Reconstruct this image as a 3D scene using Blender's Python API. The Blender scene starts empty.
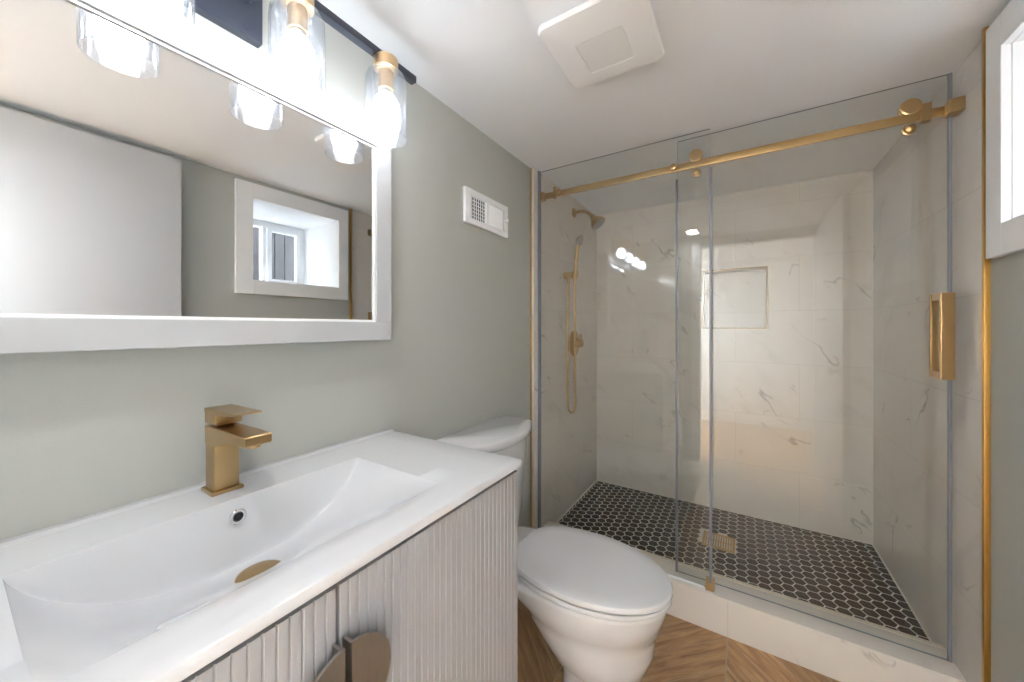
import bpy, bmesh, math, random
from mathutils import Vector, Matrix
PI = math.pi
SC = bpy.context.scene
COL = SC.collection
random.seed(7)

# ------------------------------------------------------------------ camera, world, exposure
cam_d = bpy.data.cameras.new('camera')
cam = bpy.data.objects.new('camera', cam_d)
COL.objects.link(cam)
cam.location = (0.92, 0.0, 1.2207)
cam.rotation_euler = (PI / 2, 0, math.radians(32.307))
cam_d.sensor_width = 36.0
cam_d.lens = 363.55 / 1024 * 36.0
cam_d.shift_y = -(341 - 326.78) / 1024
cam_d.clip_start = 0.02
SC.camera = cam
SC.view_settings.view_transform = 'Standard'
SC.view_settings.look = 'None'
SC.view_settings.exposure = 3.25
SC.view_settings.gamma = 1.0
SC.view_settings.use_curve_mapping = False
cy = SC.cycles
cy.use_denoising = True
try:
    cy.denoiser = 'OPENIMAGEDENOISE'
except Exception:
    pass
cy.max_bounces = 14
cy.diffuse_bounces = 6
cy.glossy_bounces = 8
cy.transparent_max_bounces = 40
cy.sample_clamp_indirect = 6.0
cy.caustics_reflective = False
cy.caustics_refractive = False

world = bpy.data.worlds.new('world')
SC.world = world
world.use_nodes = True
world.node_tree.nodes['Background'].inputs[0].default_value = (0.92, 0.96, 1.0, 1)
world.node_tree.nodes['Background'].inputs[1].default_value = 2.4

BULB_STRENGTH = 4.3
DOWNLIGHT_STRENGTH = 25.0
HALL_FILL_STRENGTH = 42.0

# ------------------------------------------------------------------ materials
def new_mat(name):
    m = bpy.data.materials.new(name)
    m.use_nodes = True
    nt = m.node_tree
    return m, nt, nt.nodes, nt.links, nt.nodes['Principled BSDF']

def simple(name, col, rough=0.5, metal=0.0, spec=0.5, coat=0.0, bump=0.0, bscale=60.0, var=0.0):
    m, nt, N, L, b = new_mat(name)
    b.inputs['Base Color'].default_value = (*col, 1)
    b.inputs['Roughness'].default_value = rough
    b.inputs['Metallic'].default_value = metal
    b.inputs['Specular IOR Level'].default_value = spec
    b.inputs['Coat Weight'].default_value = coat
    b.inputs['Coat Roughness'].default_value = 0.03
    if bump or var:
        tc = N.new('ShaderNodeTexCoord')
        n = N.new('ShaderNodeTexNoise')
        n.inputs['Scale'].default_value = bscale
        n.inputs['Detail'].default_value = 4
        L.new(tc.outputs['Object'], n.inputs['Vector'])
        if bump:
            bp = N.new('ShaderNodeBump')
            bp.inputs['Strength'].default_value = bump
            bp.inputs['Distance'].default_value = 0.002
            L.new(n.outputs['Fac'], bp.inputs['Height'])
            L.new(bp.outputs['Normal'], b.inputs['Normal'])
        if var:
            r = N.new('ShaderNodeMixRGB')
            r.inputs[1].default_value = (*[c * (1 - var) for c in col], 1)
            r.inputs[2].default_value = (*[min(1, c * (1 + var)) for c in col], 1)
            L.new(n.outputs['Fac'], r.inputs[0])
            L.new(r.outputs[0], b.inputs['Base Color'])
    return m

def brushed(name, col, rough=0.3, stretch=(30, 30, 1.5), var=0.10):
    m, nt, N, L, b = new_mat(name)
    b.inputs['Metallic'].default_value = 1.0
    b.inputs['Roughness'].default_value = rough
    tc = N.new('ShaderNodeTexCoord')
    mp = N.new('ShaderNodeMapping')
    mp.inputs['Scale'].default_value = stretch
    n = N.new('ShaderNodeTexNoise')
    n.inputs['Scale'].default_value = 20
    n.inputs['Detail'].default_value = 5
    L.new(tc.outputs['Object'], mp.inputs['Vector'])
    L.new(mp.outputs[0], n.inputs['Vector'])
    mix = N.new('ShaderNodeMixRGB')
    mix.inputs[1].default_value = (*[c * (1 - var) for c in col], 1)
    mix.inputs[2].default_value = (*[min(1, c * (1 + var)) for c in col], 1)
    L.new(n.outputs['Fac'], mix.inputs[0])
    L.new(mix.outputs[0], b.inputs['Base Color'])
    mr = N.new('ShaderNodeMapRange')
    mr.inputs['To Min'].default_value = rough * 0.85
    mr.inputs['To Max'].default_value = rough * 1.15
    L.new(n.outputs['Fac'], mr.inputs['Value'])
    return m

def math_node(N, L, op, a, b=None, c=None):
    n = N.new('ShaderNodeMath')
    n.operation = op
    for i, v in enumerate((a, b, c)):
        if v is None:
            continue
        if isinstance(v, (int, float)):
            n.inputs[i].default_value = v
        else:
            L.new(v, n.inputs[i])
    return n.outputs[0]

def marble(name, axes, off=(0, 0), base=(0.80, 0.76, 0.705), tile=True, rough=0.07, seed=0.0):
    """glossy marble-look porcelain in 61 x 30.5 cm tiles; axes = the two world axes of the wall"""
    m, nt, N, L, b = new_mat(name)
    tc = N.new('ShaderNodeNewGeometry')
    sp = N.new('ShaderNodeSeparateXYZ')
    L.new(tc.outputs['Position'], sp.inputs[0])
    u = math_node(N, L, 'ADD', sp.outputs['XYZ'.index(axes[0])], off[0])
    v = math_node(N, L, 'ADD', sp.outputs['XYZ'.index(axes[1])], off[1])
    cb = N.new('ShaderNodeCombineXYZ')
    L.new(u, cb.inputs[0])
    L.new(v, cb.inputs[1])
    cb.inputs[2].default_value = seed
    br = N.new('ShaderNodeTexBrick')
    br.offset = 0.5
    br.inputs['Scale'].default_value = 1.0
    br.inputs['Mortar Size'].default_value = 0.0016
    br.inputs['Mortar Smooth'].default_value = 0.1
    br.inputs['Brick Width'].default_value = 0.612
    br.inputs['Row Height'].default_value = 0.306
    br.inputs['Color1'].default_value = (0, 0, 0, 1)
    br.inputs['Color2'].default_value = (1, 1, 1, 1)
    L.new(cb.outputs[0], br.inputs['Vector'])
    # each tile gets its own piece of the pattern
    sc = N.new('ShaderNodeVectorMath')
    sc.operation = 'MULTIPLY_ADD'
    L.new(br.outputs['Color'], sc.inputs[0])
    sc.inputs[1].default_value = (0.35, 0.5, 3.0) if tile else (0, 0, 0)
    L.new(cb.outputs[0], sc.inputs[2])

    def vein(rot, scale, width, mask_scale, lo, hi, z):
        mp = N.new('ShaderNodeMapping')
        mp0 = N.new('ShaderNodeMapping')
        mp0.inputs['Rotation'].default_value = (0, 0, rot)
        L.new(sc.outputs[0], mp0.inputs['Vector'])
        mp.inputs['Scale'].default_value = (1.0, 2.6, 1)
        mp.inputs['Location'].default_value = (z, z * 2.3, z)
        L.new(mp0.outputs[0], mp.inputs['Vector'])
        n = N.new('ShaderNodeTexNoise')
        n.inputs['Scale'].default_value = scale
        n.inputs['Detail'].default_value = 4
        n.inputs['Roughness'].default_value = 0.5
        n.inputs['Distortion'].default_value = 0.15
        L.new(mp.outputs[0], n.inputs['Vector'])
        d = math_node(N, L, 'ABSOLUTE', math_node(N, L, 'SUBTRACT', n.outputs['Fac'], 0.5))
        mr = N.new('ShaderNodeMapRange')
        mr.interpolation_type = 'SMOOTHSTEP'
        mr.inputs['From Min'].default_value = 0.0
        mr.inputs['From Max'].default_value = width
        mr.inputs['To Min'].default_value = 1.0
        mr.inputs['To Max'].default_value = 0.0
        L.new(d, mr.inputs['Value'])
        n2 = N.new('ShaderNodeTexNoise')
        n2.inputs['Scale'].default_value = mask_scale
        n2.inputs['Detail'].default_value = 2
        L.new(mp.outputs[0], n2.inputs['Vector'])
        mk = N.new('ShaderNodeMapRange')
        mk.interpolation_type = 'SMOOTHSTEP'
        mk.inputs['From Min'].default_value = lo
        mk.inputs['From Max'].default_value = hi
        L.new(n2.outputs['Fac'], mk.inputs['Value'])
        return math_node(N, L, 'MULTIPLY', mr.outputs[0], mk.outputs[0])
    v1 = vein(math.radians(42), 1.3, 0.010, 2.4, 0.55, 0.66, 1.3)
    v2 = vein(math.radians(34), 2.2, 0.009, 3.0, 0.56, 0.68, 7.7)
    v3 = vein(math.radians(44), 1.0, 0.05, 2.0, 0.50, 0.70, 3.1)
    s = math_node(N, L, 'MAXIMUM', math_node(N, L, 'MULTIPLY', v1, 0.62), math_node(N, L, 'MULTIPLY', v2, 0.42))
    s = math_node(N, L, 'MAXIMUM', s, math_node(N, L, 'MULTIPLY', v3, 0.16))
    cl = N.new('ShaderNodeTexNoise')
    cl.inputs['Scale'].default_value = 2.5
    cl.inputs['Detail'].default_value = 3
    L.new(sc.outputs[0], cl.inputs['Vector'])
    bm_ = N.new('ShaderNodeMixRGB')
    bm_.inputs[1].default_value = (*[c * 0.95 for c in base], 1)
    bm_.inputs[2].default_value = (*[min(1, c * 1.05) for c in base], 1)
    L.new(cl.outputs['Fac'], bm_.inputs[0])
    mx = N.new('ShaderNodeMixRGB')
    mx.inputs[2].default_value = (0.36, 0.335, 0.31, 1)
    L.new(s, mx.inputs[0])
    L.new(bm_.outputs[0], mx.inputs[1])
    out = mx.outputs[0]
    b.inputs['Roughness'].default_value = rough
    if tile:
        gm = N.new('ShaderNodeMixRGB')
        gm.inputs[2].default_value = (0.70, 0.665, 0.61, 1)
        L.new(br.outputs['Fac'], gm.inputs[0])
        L.new(out, gm.inputs[1])
        out = gm.outputs[0]
        bp = N.new('ShaderNodeBump')
        bp.inputs['Strength'].default_value = 0.25
        bp.inputs['Distance'].default_value = 0.0006
        bp.invert = True
        L.new(br.outputs['Fac'], bp.inputs['Height'])
        L.new(bp.outputs['Normal'], b.inputs['Normal'])
    L.new(out, b.inputs['Base Color'])
    b.inputs['Specular IOR Level'].default_value = 0.25
    return m

def chevron_floor():
    m, nt, N, L, b = new_mat('chevron wood-look tile')
    g = N.new('ShaderNodeNewGeometry')
    sp = N.new('ShaderNodeSeparateXYZ')
    L.new(g.outputs['Position'], sp.inputs[0])
    X, Y = sp.outputs[0], sp.outputs[1]
    cw = 0.50
    xs = math_node(N, L, 'SUBTRACT', X, 0.872)
    tri = math_node(N, L, 'PINGPONG', xs, cw)
    col = math_node(N, L, 'FLOOR', math_node(N, L, 'DIVIDE', xs, cw))
    s = math_node(N, L, 'DIVIDE', math_node(N, L, 'ADD', math_node(N, L, 'SUBTRACT', Y, 1.508), tri), 0.15)
    idp = math_node(N, L, 'FLOOR', s)
    fr = math_node(N, L, 'FRACT', s)
    edge = math_node(N, L, 'MINIMUM', fr, math_node(N, L, 'SUBTRACT', 1.0, fr))
    g1 = math_node(N, L, 'LESS_THAN', edge, 0.010)
    e2 = math_node(N, L, 'MINIMUM', tri, math_node(N, L, 'SUBTRACT', cw, tri))
    g2 = math_node(N, L, 'LESS_THAN', e2, 0.0022)
    along = math_node(N, L, 'SUBTRACT', tri, Y)
    across = math_node(N, L, 'ADD', tri, Y)
    cb = N.new('ShaderNodeCombineXYZ')
    L.new(math_node(N, L, 'MULTIPLY', along, 1.6), cb.inputs[0])
    L.new(math_node(N, L, 'MULTIPLY', across, 14.0), cb.inputs[1])
    L.new(math_node(N, L, 'ADD', math_node(N, L, 'MULTIPLY', idp, 3.7), math_node(N, L, 'MULTIPLY', col, 11.3)), cb.inputs[2])
    n = N.new('ShaderNodeTexNoise')
    n.inputs['Scale'].default_value = 2.2
    n.inputs['Detail'].default_value = 8
    n.inputs['Roughness'].default_value = 0.62
    n.inputs['Distortion'].default_value = 0.9
    L.new(cb.outputs[0], n.inputs['Vector'])
    wn = N.new('ShaderNodeTexWhiteNoise')
    wn.noise_dimensions = '2D'
    c2 = N.new('ShaderNodeCombineXYZ')
    L.new(idp, c2.inputs[0])
    L.new(col, c2.inputs[1])
    L.new(c2.outputs[0], wn.inputs['Vector'])
    cr = N.new('ShaderNodeValToRGB')
    e = cr.color_ramp.elements
    e[0].position = 0.30
    e[0].color = (0.25, 0.135, 0.060, 1)
    e[1].position = 0.72
    e[1].color = (0.60, 0.385, 0.20, 1)
    k = cr.color_ramp.elements.new(0.5)
    k.color = (0.44, 0.26, 0.125, 1)
    L.new(n.outputs['Fac'], cr.inputs[0])
    hs = N.new('ShaderNodeHueSaturation')
    L.new(math_node(N, L, 'MULTIPLY_ADD', wn.outputs['Value'], 0.30, 0.87), hs.inputs['Value'])
    L.new(cr.outputs[0], hs.inputs['Color'])
    mx = N.new('ShaderNodeMixRGB')
    mx.inputs[2].default_value = (0.44, 0.34, 0.24, 1)
    L.new(math_node(N, L, 'MAXIMUM', g1, g2), mx.inputs[0])
    L.new(hs.outputs[0], mx.inputs[1])
    L.new(mx.outputs[0], b.inputs['Base Color'])
    b.inputs['Roughness'].default_value = 0.33
    return m

def clear_glass(name, tint=(0.93, 0.955, 0.94), ior=1.5, rough=0.0, milk=0.0, bubbles=False, gain=1.0):
    """thin clear glass: see-through plus Fresnel reflection"""
    m = bpy.data.materials.new(name)
    m.use_nodes = True
    nt = m.node_tree
    N, L = nt.nodes, nt.links
    N.clear()
    out = N.new('ShaderNodeOutputMaterial')
    tr = N.new('ShaderNodeBsdfTransparent')
    tr.inputs[0].default_value = (*tint, 1)
    gl = N.new('ShaderNodeBsdfGlossy')
    gl.inputs['Roughness'].default_value = rough
    fr = N.new('ShaderNodeFresnel')
    geo = N.new('ShaderNodeNewGeometry')       # same reflectance on the front and the back of each face
    L.new(math_node(N, L, 'MULTIPLY_ADD', geo.outputs['Backfacing'], 1 / ior - ior, ior), fr.inputs['IOR'])
    mix = N.new('ShaderNodeMixShader')
    fac = math_node(N, L, 'MULTIPLY', fr.outputs[0], gain)
    L.new(fac, mix.inputs[0])
    L.new(tr.outputs[0], mix.inputs[1])
    L.new(gl.outputs[0], mix.inputs[2])
    last = mix.outputs[0]
    if milk or bubbles:
        df = N.new('ShaderNodeBsdfTranslucent')
        df.inputs[0].default_value = (0.9, 0.92, 0.95, 1)
        df2 = N.new('ShaderNodeBsdfDiffuse')
        df2.inputs[0].default_value = (0.9, 0.92, 0.95, 1)
        ad = N.new('ShaderNodeMixShader')
        L.new(df.outputs[0], ad.inputs[1])
        L.new(df2.outputs[0], ad.inputs[2])
        m2 = N.new('ShaderNodeMixShader')
        if bubbles:
            tc = N.new('ShaderNodeTexCoord')
            vo = N.new('ShaderNodeTexVoronoi')
            vo.inputs['Scale'].default_value = 150
            vo.inputs['Randomness'].default_value = 1.0
            L.new(tc.outputs['Object'], vo.inputs['Vector'])
            no = N.new('ShaderNodeTexNoise')
            no.inputs['Scale'].default_value = 30
            L.new(tc.outputs['Object'], no.inputs['Vector'])
            thr = math_node(N, L, 'MULTIPLY', no.outputs['Fac'], 0.42)
            ring = math_node(N, L, 'LESS_THAN', vo.outputs['Distance'], thr)
            f = math_node(N, L, 'MULTIPLY_ADD', ring, 0.18, milk)
            L.new(f, m2.inputs[0])
        else:
            m2.inputs[0].default_value = milk
        L.new(last, m2.inputs[1])
        L.new(ad.outputs[0], m2.inputs[2])
        last = m2.outputs[0]
    L.new(last, out.inputs[0])
    return m

def emit(name, col, s):
    m = bpy.data.materials.new(name)
    m.use_nodes = True
    nt = m.node_tree
    nt.nodes.clear()
    o = nt.nodes.new('ShaderNodeOutputMaterial')
    e = nt.nodes.new('ShaderNodeEmission')
    e.inputs[0].default_value = (*col, 1)
    e.inputs[1].default_value = s
    nt.links.new(e.outputs[0], o.inputs[0])
    return m

M = {}
M['wall'] = simple('greige wall paint', (0.48, 0.49, 0.455), 0.5, bump=0.08, bscale=220, var=0.012)
M['ceiling'] = simple('white ceiling paint', (0.89, 0.915, 0.945), 0.6, bump=0.05, bscale=200)
M['toilet'] = simple('white toilet china', (0.70, 0.71, 0.73), 0.05, coat=0.5)
M['white'] = simple('white satin paint', (0.90, 0.91, 0.92), 0.35)
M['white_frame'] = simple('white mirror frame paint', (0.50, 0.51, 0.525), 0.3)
M['hall_wall'] = simple('white hall paint', (0.80, 0.80, 0.79), 0.6)
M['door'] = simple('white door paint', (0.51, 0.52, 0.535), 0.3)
M['plastic'] = simple('white plastic', (0.90, 0.91, 0.92), 0.35)
M['ceramic'] = simple('glazed white ceramic', (0.67, 0.68, 0.70), 0.14, coat=0.25)
M['cabinet'] = simple('pale grey cabinet lacquer', (0.38, 0.385, 0.40), 0.45)
M['gap_shade'] = simple('painted gap shade', (0.10, 0.10, 0.10), 0.8)
M['gold'] = brushed('brushed gold brass', (0.50, 0.345, 0.17), 0.30, (1.5, 1.5, 0.3), 0.05)
M['gold_h'] = brushed('brushed gold brass grained along x', (0.55, 0.38, 0.18), 0.28, (1, 40, 40), 0.08)
M['gold_trim'] = brushed('satin gold edge trim', (0.62, 0.36, 0.10), 0.32)
M['niche_trim'] = brushed('dull gold niche trim', (0.42, 0.31, 0.17), 0.45)
M['nickel'] = brushed('champagne nickel', (0.40, 0.38, 0.355), 0.42)
M['socket'] = brushed('light satin brass socket', (0.78, 0.55, 0.32), 0.30)
M['black'] = simple('black powder-coated metal', (0.035, 0.042, 0.06), 0.38)
M['black_hole'] = simple('painted shade of holes and gaps', (0.02, 0.02, 0.022), 0.7)
M['chrome'] = simple('polished chrome', (0.8, 0.8, 0.8), 0.08, metal=1.0)
M['mirror'] = simple('silvered mirror', (0.80, 0.81, 0.81), 0.0, metal=1.0)
M['tile_back'] = marble('marble tile back', 'XZ', (0.03, -0.089 + 0.306))
M['tile_left'] = marble('marble tile left', 'YZ', (0.2, -0.089 + 0.306), seed=3.0)
M['tile_right'] = marble('marble tile right', 'YZ', (0.35, -0.089 + 0.306), seed=5.0)
M['tile_curb'] = marble('marble tile curb', 'XZ', (0.045, 0.153), base=(0.80, 0.76, 0.71), seed=9.0)
M['curb_top'] = marble('marble curb top', 'XY', (0.1, 0.3), base=(0.82, 0.78, 0.73), tile=False, seed=12.0)
M['curb_edge'] = simple('cream curb edge strip', (0.72, 0.67, 0.56), 0.3)
M['hex'] = simple('black mosaic tile', (0.032, 0.027, 0.022), 0.16, var=0.35, bscale=14)
M['grout'] = simple('light grout', (0.80, 0.77, 0.70), 0.8, bump=0.2, bscale=400)
M['floor'] = chevron_floor()
M['glass'] = clear_glass('clear shower glass', (0.975, 0.98, 0.975), 1.5, gain=1.0)
M['glass_edge'] = simple('polished glass edge', (0.30, 0.34, 0.38), 0.2)
M['seal'] = simple('clear vinyl seal strip', (0.22, 0.235, 0.28), 0.3)
M['shade'] = clear_glass('seeded glass', (0.91, 0.925, 0.95), 1.5, milk=0.012, bubbles=True)
M['bulb'] = emit('lit bulb', (0.97, 0.98, 1.0), BULB_STRENGTH)
M['bulb_neck'] = simple('white bulb neck', (0.85, 0.85, 0.85), 0.4)
M['lamp'] = emit('lit ceiling lamp', (0.97, 0.98, 1.0), DOWNLIGHT_STRENGTH)
M['hall_fill'] = emit('added hall fill light', (0.93, 0.965, 1.0), HALL_FILL_STRENGTH)  # added fill source in the hall, out of view
M['diffuser'] = simple('frosted fan lens', (0.83, 0.84, 0.84), 0.3)
M['win_glass'] = clear_glass('window glass', (0.95, 0.96, 0.97))
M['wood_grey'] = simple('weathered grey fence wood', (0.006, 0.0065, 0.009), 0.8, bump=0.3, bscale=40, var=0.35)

# ------------------------------------------------------------------ mesh helpers
def finish(name, bm, mat, parent=None, smooth=False, angle=0.6):
    me = bpy.data.meshes.new(name)
    bmesh.ops.recalc_face_normals(bm, faces=bm.faces)
    bm.to_mesh(me)
    bm.free()
    mats = mat if isinstance(mat, (list, tuple)) else [mat]
    for m in mats:
        me.materials.append(m)
    if smooth:
        for p in me.polygons:
            p.use_smooth = True
        try:
            me.set_sharp_from_angle(angle=angle)
        except Exception:
            pass
    o = bpy.data.objects.new(name, me)
    COL.objects.link(o)
    if parent is not None:
        o.parent = parent
        w = Vector((0, 0, 0))
        q = parent
        while q is not None:
            w += q.location
            q = q.parent
        for v in me.vertices:
            v.co -= w
    return o

def add_box(bm, lo, hi, bevel=0.0, mi=0, seg=2):
    r = bmesh.ops.create_cube(bm, size=1.0)
    vs = r['verts']
    for v in vs:
        v.co = Vector([lo[i] + (v.co[i] + 0.5) * (hi[i] - lo[i]) for i in range(3)])
    fs = {f for v in vs for f in v.link_faces}
    if bevel:
        es = list({e for v in vs for e in v.link_edges})
        g = bmesh.ops.bevel(bm, geom=es, offset=bevel, segments=seg, affect='EDGES', profile=0.6)
        fs = set(g['faces']) | {f for f in fs if f.is_valid}
    for f in fs:
        if f.is_valid:
            f.material_index = mi

def box(name, lo, hi, mat, parent=None, bevel=0.0, smooth=None):
    bm = bmesh.new()
    add_box(bm, lo, hi, bevel)
    return finish(name, bm, mat, parent, smooth=bool(bevel) if smooth is None else smooth)

def add_loft(bm, rings, cap=True, mi=0):
    prev = None
    first = last = None
    for r in rings:
        vs = [bm.verts.new(p) for p in r]
        if prev:
            n = len(vs)
            for i in range(n):
                f = bm.faces.new((prev[i], prev[(i + 1) % n], vs[(i + 1) % n], vs[i]))
                f.material_index = mi
        else:
            first = vs
        prev = vs
        last = vs
    if cap:
        a = bm.faces.new(list(reversed(first)))
        b = bm.faces.new(last)
        a.material_index = b.material_index = mi

def frame_axes(d):
    d = d.normalized()
    up = Vector((0, 0, 1)) if abs(d.z) < 0.9 else Vector((1, 0, 0))
    a = d.cross(up).normalized()
    return a, d.cross(a).normalized()

def add_tube(bm, pts, r, n=16, mi=0, cap=True):
    pts = [Vector(p) for p in pts]
    rings = []
    a = None
    for i, p in enumerate(pts):
        d = (pts[min(i + 1, len(pts) - 1)] - pts[max(i - 1, 0)]).normalized()
        if a is None:
            a, b = frame_axes(d)
        else:
            a = (a - d * a.dot(d)).normalized()
        b = d.cross(a)
        rr = r[i] if isinstance(r, (list, tuple)) else r
        rings.append([p + (a * math.cos(2 * PI * k / n) + b * math.sin(2 * PI * k / n)) * rr for k in range(n)])
    add_loft(bm, rings, cap, mi)

def tube(name, pts, r, mat, parent=None, n=16):
    bm = bmesh.new()
    add_tube(bm, pts, r, n)
    return finish(name, bm, mat, parent, smooth=True)

def add_lathe(bm, prof, origin, axis=(0, 0, 1), n=32, mi=0, cap=True):
    """prof: list of (radius, distance along axis)"""
    o, d = Vector(origin), Vector(axis).normalized()
    a, b = frame_axes(d)
    rings = [[o + d * h + (a * math.cos(2 * PI * k / n) + b * math.sin(2 * PI * k / n)) * max(r, 1e-5) for k in range(n)] for r, h in prof]
    add_loft(bm, rings, cap, mi)

def lathe(name, prof, origin, mat, parent=None, axis=(0, 0, 1), n=32, cap=True):
    bm = bmesh.new()
    add_lathe(bm, prof, origin, axis, n, cap=cap)
    return finish(name, bm, mat, parent, smooth=True)

def empty(name, loc, label, cat, group=None, rotz=0):
    o = bpy.data.objects.new(name, None)
    o.empty_display_size = 0.05
    COL.objects.link(o)
    o.location = loc
    return tag(o, label, cat, group)

def tag(o, label, cat, group=None):
    o['label'] = label
    o['category'] = cat
    if group:
        o['group'] = group
    return o

def struct(o, label=None):
    o['kind'] = 'structure'
    if label:
        o['label'] = label
    return o

def polyslab(name, outline, axis, a, b, mat, parent=None, bevel=0.0):
    """outline in the two other axes, extruded from a to b along axis"""
    i = 'xyz'.index(axis)
    def P(q, w):
        r = list(q)
        r.insert(i, w)
        return Vector(r)
    bm = bmesh.new()
    add_loft(bm, [[P(q, a) for q in outline], [P(q, b) for q in outline]])
    if bevel:
        es = [e for e in bm.edges if abs(e.verts[0].co[i] - e.verts[1].co[i]) < 1e-6 and abs(e.verts[0].co[i] - b) < 1e-6]
        bmesh.ops.bevel(bm, geom=es, offset=bevel, segments=2, affect='EDGES')
    return finish(name, bm, mat, parent, smooth=True, angle=0.5)

# ------------------------------------------------------------------ dimensions
W = 1.495          # right wall, tile face
XL = 0.017         # left shower tile face
CZ = 2.036         # ceiling
YB = 2.5965        # shower back wall
YT = 1.635         # where the left wall tile begins
YTR = 1.535        # where the right wall tile begins
YC0, YC1 = 1.660, 1.809   # curb front / back
ZC = 0.1487        # curb top
ZP = 0.089         # shower floor
YF = -0.30         # wall behind the camera
T = 0.10

# ------------------------------------------------------------------ room shell
def shell(name, boxes, mat, label=None):
    bm = bmesh.new()
    for lo, hi in boxes:
        add_box(bm, lo, hi)
    return struct(finish(name, bm, mat), label)

shell('floor', [((-0.3, -2.1, -0.1), (2.3, YB + 0.1, 0.0))], M['floor'], 'wood-look chevron tile floor with pale grout seams')
shell('ceiling', [((-0.3, -2.1, CZ), (1.7, YB + 0.2, CZ + 0.1)), ((1.7, -2.1, CZ), (2.3, YF - T, CZ + 0.1))], M['ceiling'], 'flat white ceiling running on over the shower')
shell('wall_left', [((-0.1, YF, 0), (0.0, YB + 0.1, CZ))], M['wall'], 'greige painted wall behind the mirror and vanity')
shell('wall_shower_left', [((0.0, YT, 0), (XL, YB, CZ))], M['tile_left'], 'marble tiled left wall of the shower')
# back wall with a niche opening
NX0, NX1, NZ0, NZ1, ND = 0.712, 1.047, 1.214, 1.572, 0.15
shell('wall_shower_back', [((-0.1, YB, 0), (NX0, YB + 0.21, CZ)), ((NX1, YB, 0), (W + 0.15, YB + 0.21, CZ)),
                    ((NX0, YB, 0), (NX1, YB + 0.21, NZ0)), ((NX0, YB, NZ1), (NX1, YB + 0.21, CZ)),
                    ((NX0 - .01, YB + ND, NZ0 - .01), (NX1 + .01, YB + ND + 0.05, NZ1 + .01))], M['tile_back'], 'marble tiled back wall of the shower with a niche')
# right wall with the window well opening
WY0, WY1, WZ0, WZ1, WX = 0.930, 1.432, 1.482, 1.928, 1.95
xw = W - 0.006
o5 = 0.012
shell('wall_right', [((xw, YF, 0), (xw + 0.055, WY0 - o5, CZ)), ((xw, WY1 + o5, 0), (xw + 0.055, YTR, CZ)),
                     ((xw, WY0 - o5, 0), (xw + 0.055, WY1 + o5, WZ0 - o5)), ((xw, WY0 - o5, WZ1 + o5), (xw + 0.055, WY1 + o5, CZ))], M['wall'], 'greige painted wall around the small window')
shell('wall_shower_right', [((W, YTR, 0), (W + 0.055, YB, CZ))], M['tile_right'], 'marble tiled right wall of the shower')
# wall behind the camera with the doorway
DX0, DX1, DZ = 0.60, 1.415, 1.95
shell('wall_front', [((-0.1, YF - T, 0), (DX0, YF, CZ)), ((DX1, YF - T, 0), (xw + .06, YF, CZ)), ((DX0, YF - T, DZ), (DX1, YF, CZ))], M['wall'])
# hall behind the doorway
shell('wall_hall', [((-0.3, -2.1, 0), (-0.2, YF - T, CZ)), ((2.2, -2.1, 0), (2.3, YF - T, CZ)), ((-0.2, -2.1, 0), (2.2, -2.0, CZ)),
                    ((-0.3, YF - T - .02, 0), (-0.1, YF - T, CZ)), ((xw + .06, YF - T - .02, 0), (2.3, YF - T, CZ))], M['hall_wall'])
# door casing on the hall doorway
bm = bmesh.new()
add_box(bm, (DX0 - 0.07, YF, 0), (DX0, YF + 0.015, DZ + .02), 0.003)
add_box(bm, (DX0 - 0.07, YF - T - .015, 0), (DX0, YF - T, DZ + .02), 0.003)
struct(finish('trim_1', bm, M['white']), 'white door casing')

# gold edge trims of the tile
def gold_trim(name, lo, hi, lab):
    struct(box(name, lo, hi, M['gold_trim'], bevel=0.001), lab)
gold_trim('trim_2', (0.0, YT - 0.004, 0), (0.009, YT, CZ), 'gold edge trim of the left shower tile')
gold_trim('trim_3', (1.477, 1.523, 0), (W, YTR, CZ), 'gold edge trim of the right shower tile')
struct(box('trim_6', (0.009, YT - 0.004, 0), (XL + .004, YT, CZ), M['curb_edge']), 'cream tile edge beside the left gold trim')
# cream front tile edge beside the left trim
# white corner caulk lines
bm = bmesh.new()
add_box(bm, (XL, YB - 0.0025, ZP), (XL + 0.0025, YB, CZ))
add_box(bm, (W - 0.0025, YB - 0.0025, ZP), (W, YB, CZ))
add_box(bm, (XL, YB - 0.004, ZP), (W, YB, ZP + 0.006))
add_box(bm, (XL, YC1, ZP), (XL + 0.004, YB, ZP + 0.006))
add_box(bm, (W - 0.004, YC1, ZP), (W, YB, ZP + 0.006))
struct(finish('trim_4', bm, M['grout']), 'pale grout line in the shower corners')

# niche gold edging
bm = bmesh.new()
e = 0.0045
for lo, hi in (((NX0 - e, NZ0 - e), (NX0, NZ1 + e)), ((NX1, NZ0 - e), (NX1 + e, NZ1 + e)), ((NX0, NZ0 - e), (NX1, NZ0)), ((NX0, NZ1), (NX1, NZ1 + e))):
    add_box(bm, (lo[0], YB - 0.002, lo[1]), (hi[0], YB + 0.003, hi[1]))
lt, ld = 0.0015, 0.075
for lo, hi in (((NX0, NZ0 + lt), (NX0 + lt, NZ1 - lt)), ((NX1 - lt, NZ0 + lt), (NX1, NZ1 - lt)), ((NX0, NZ0), (NX1, NZ0 + lt)), ((NX0, NZ1 - lt), (NX1, NZ1))):
    add_box(bm, (lo[0], YB + 0.0005, lo[1]), (hi[0], YB + ld, hi[1]))
struct(finish('trim_5', bm, M['niche_trim']), 'thin gold edging around the wall niche')

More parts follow.
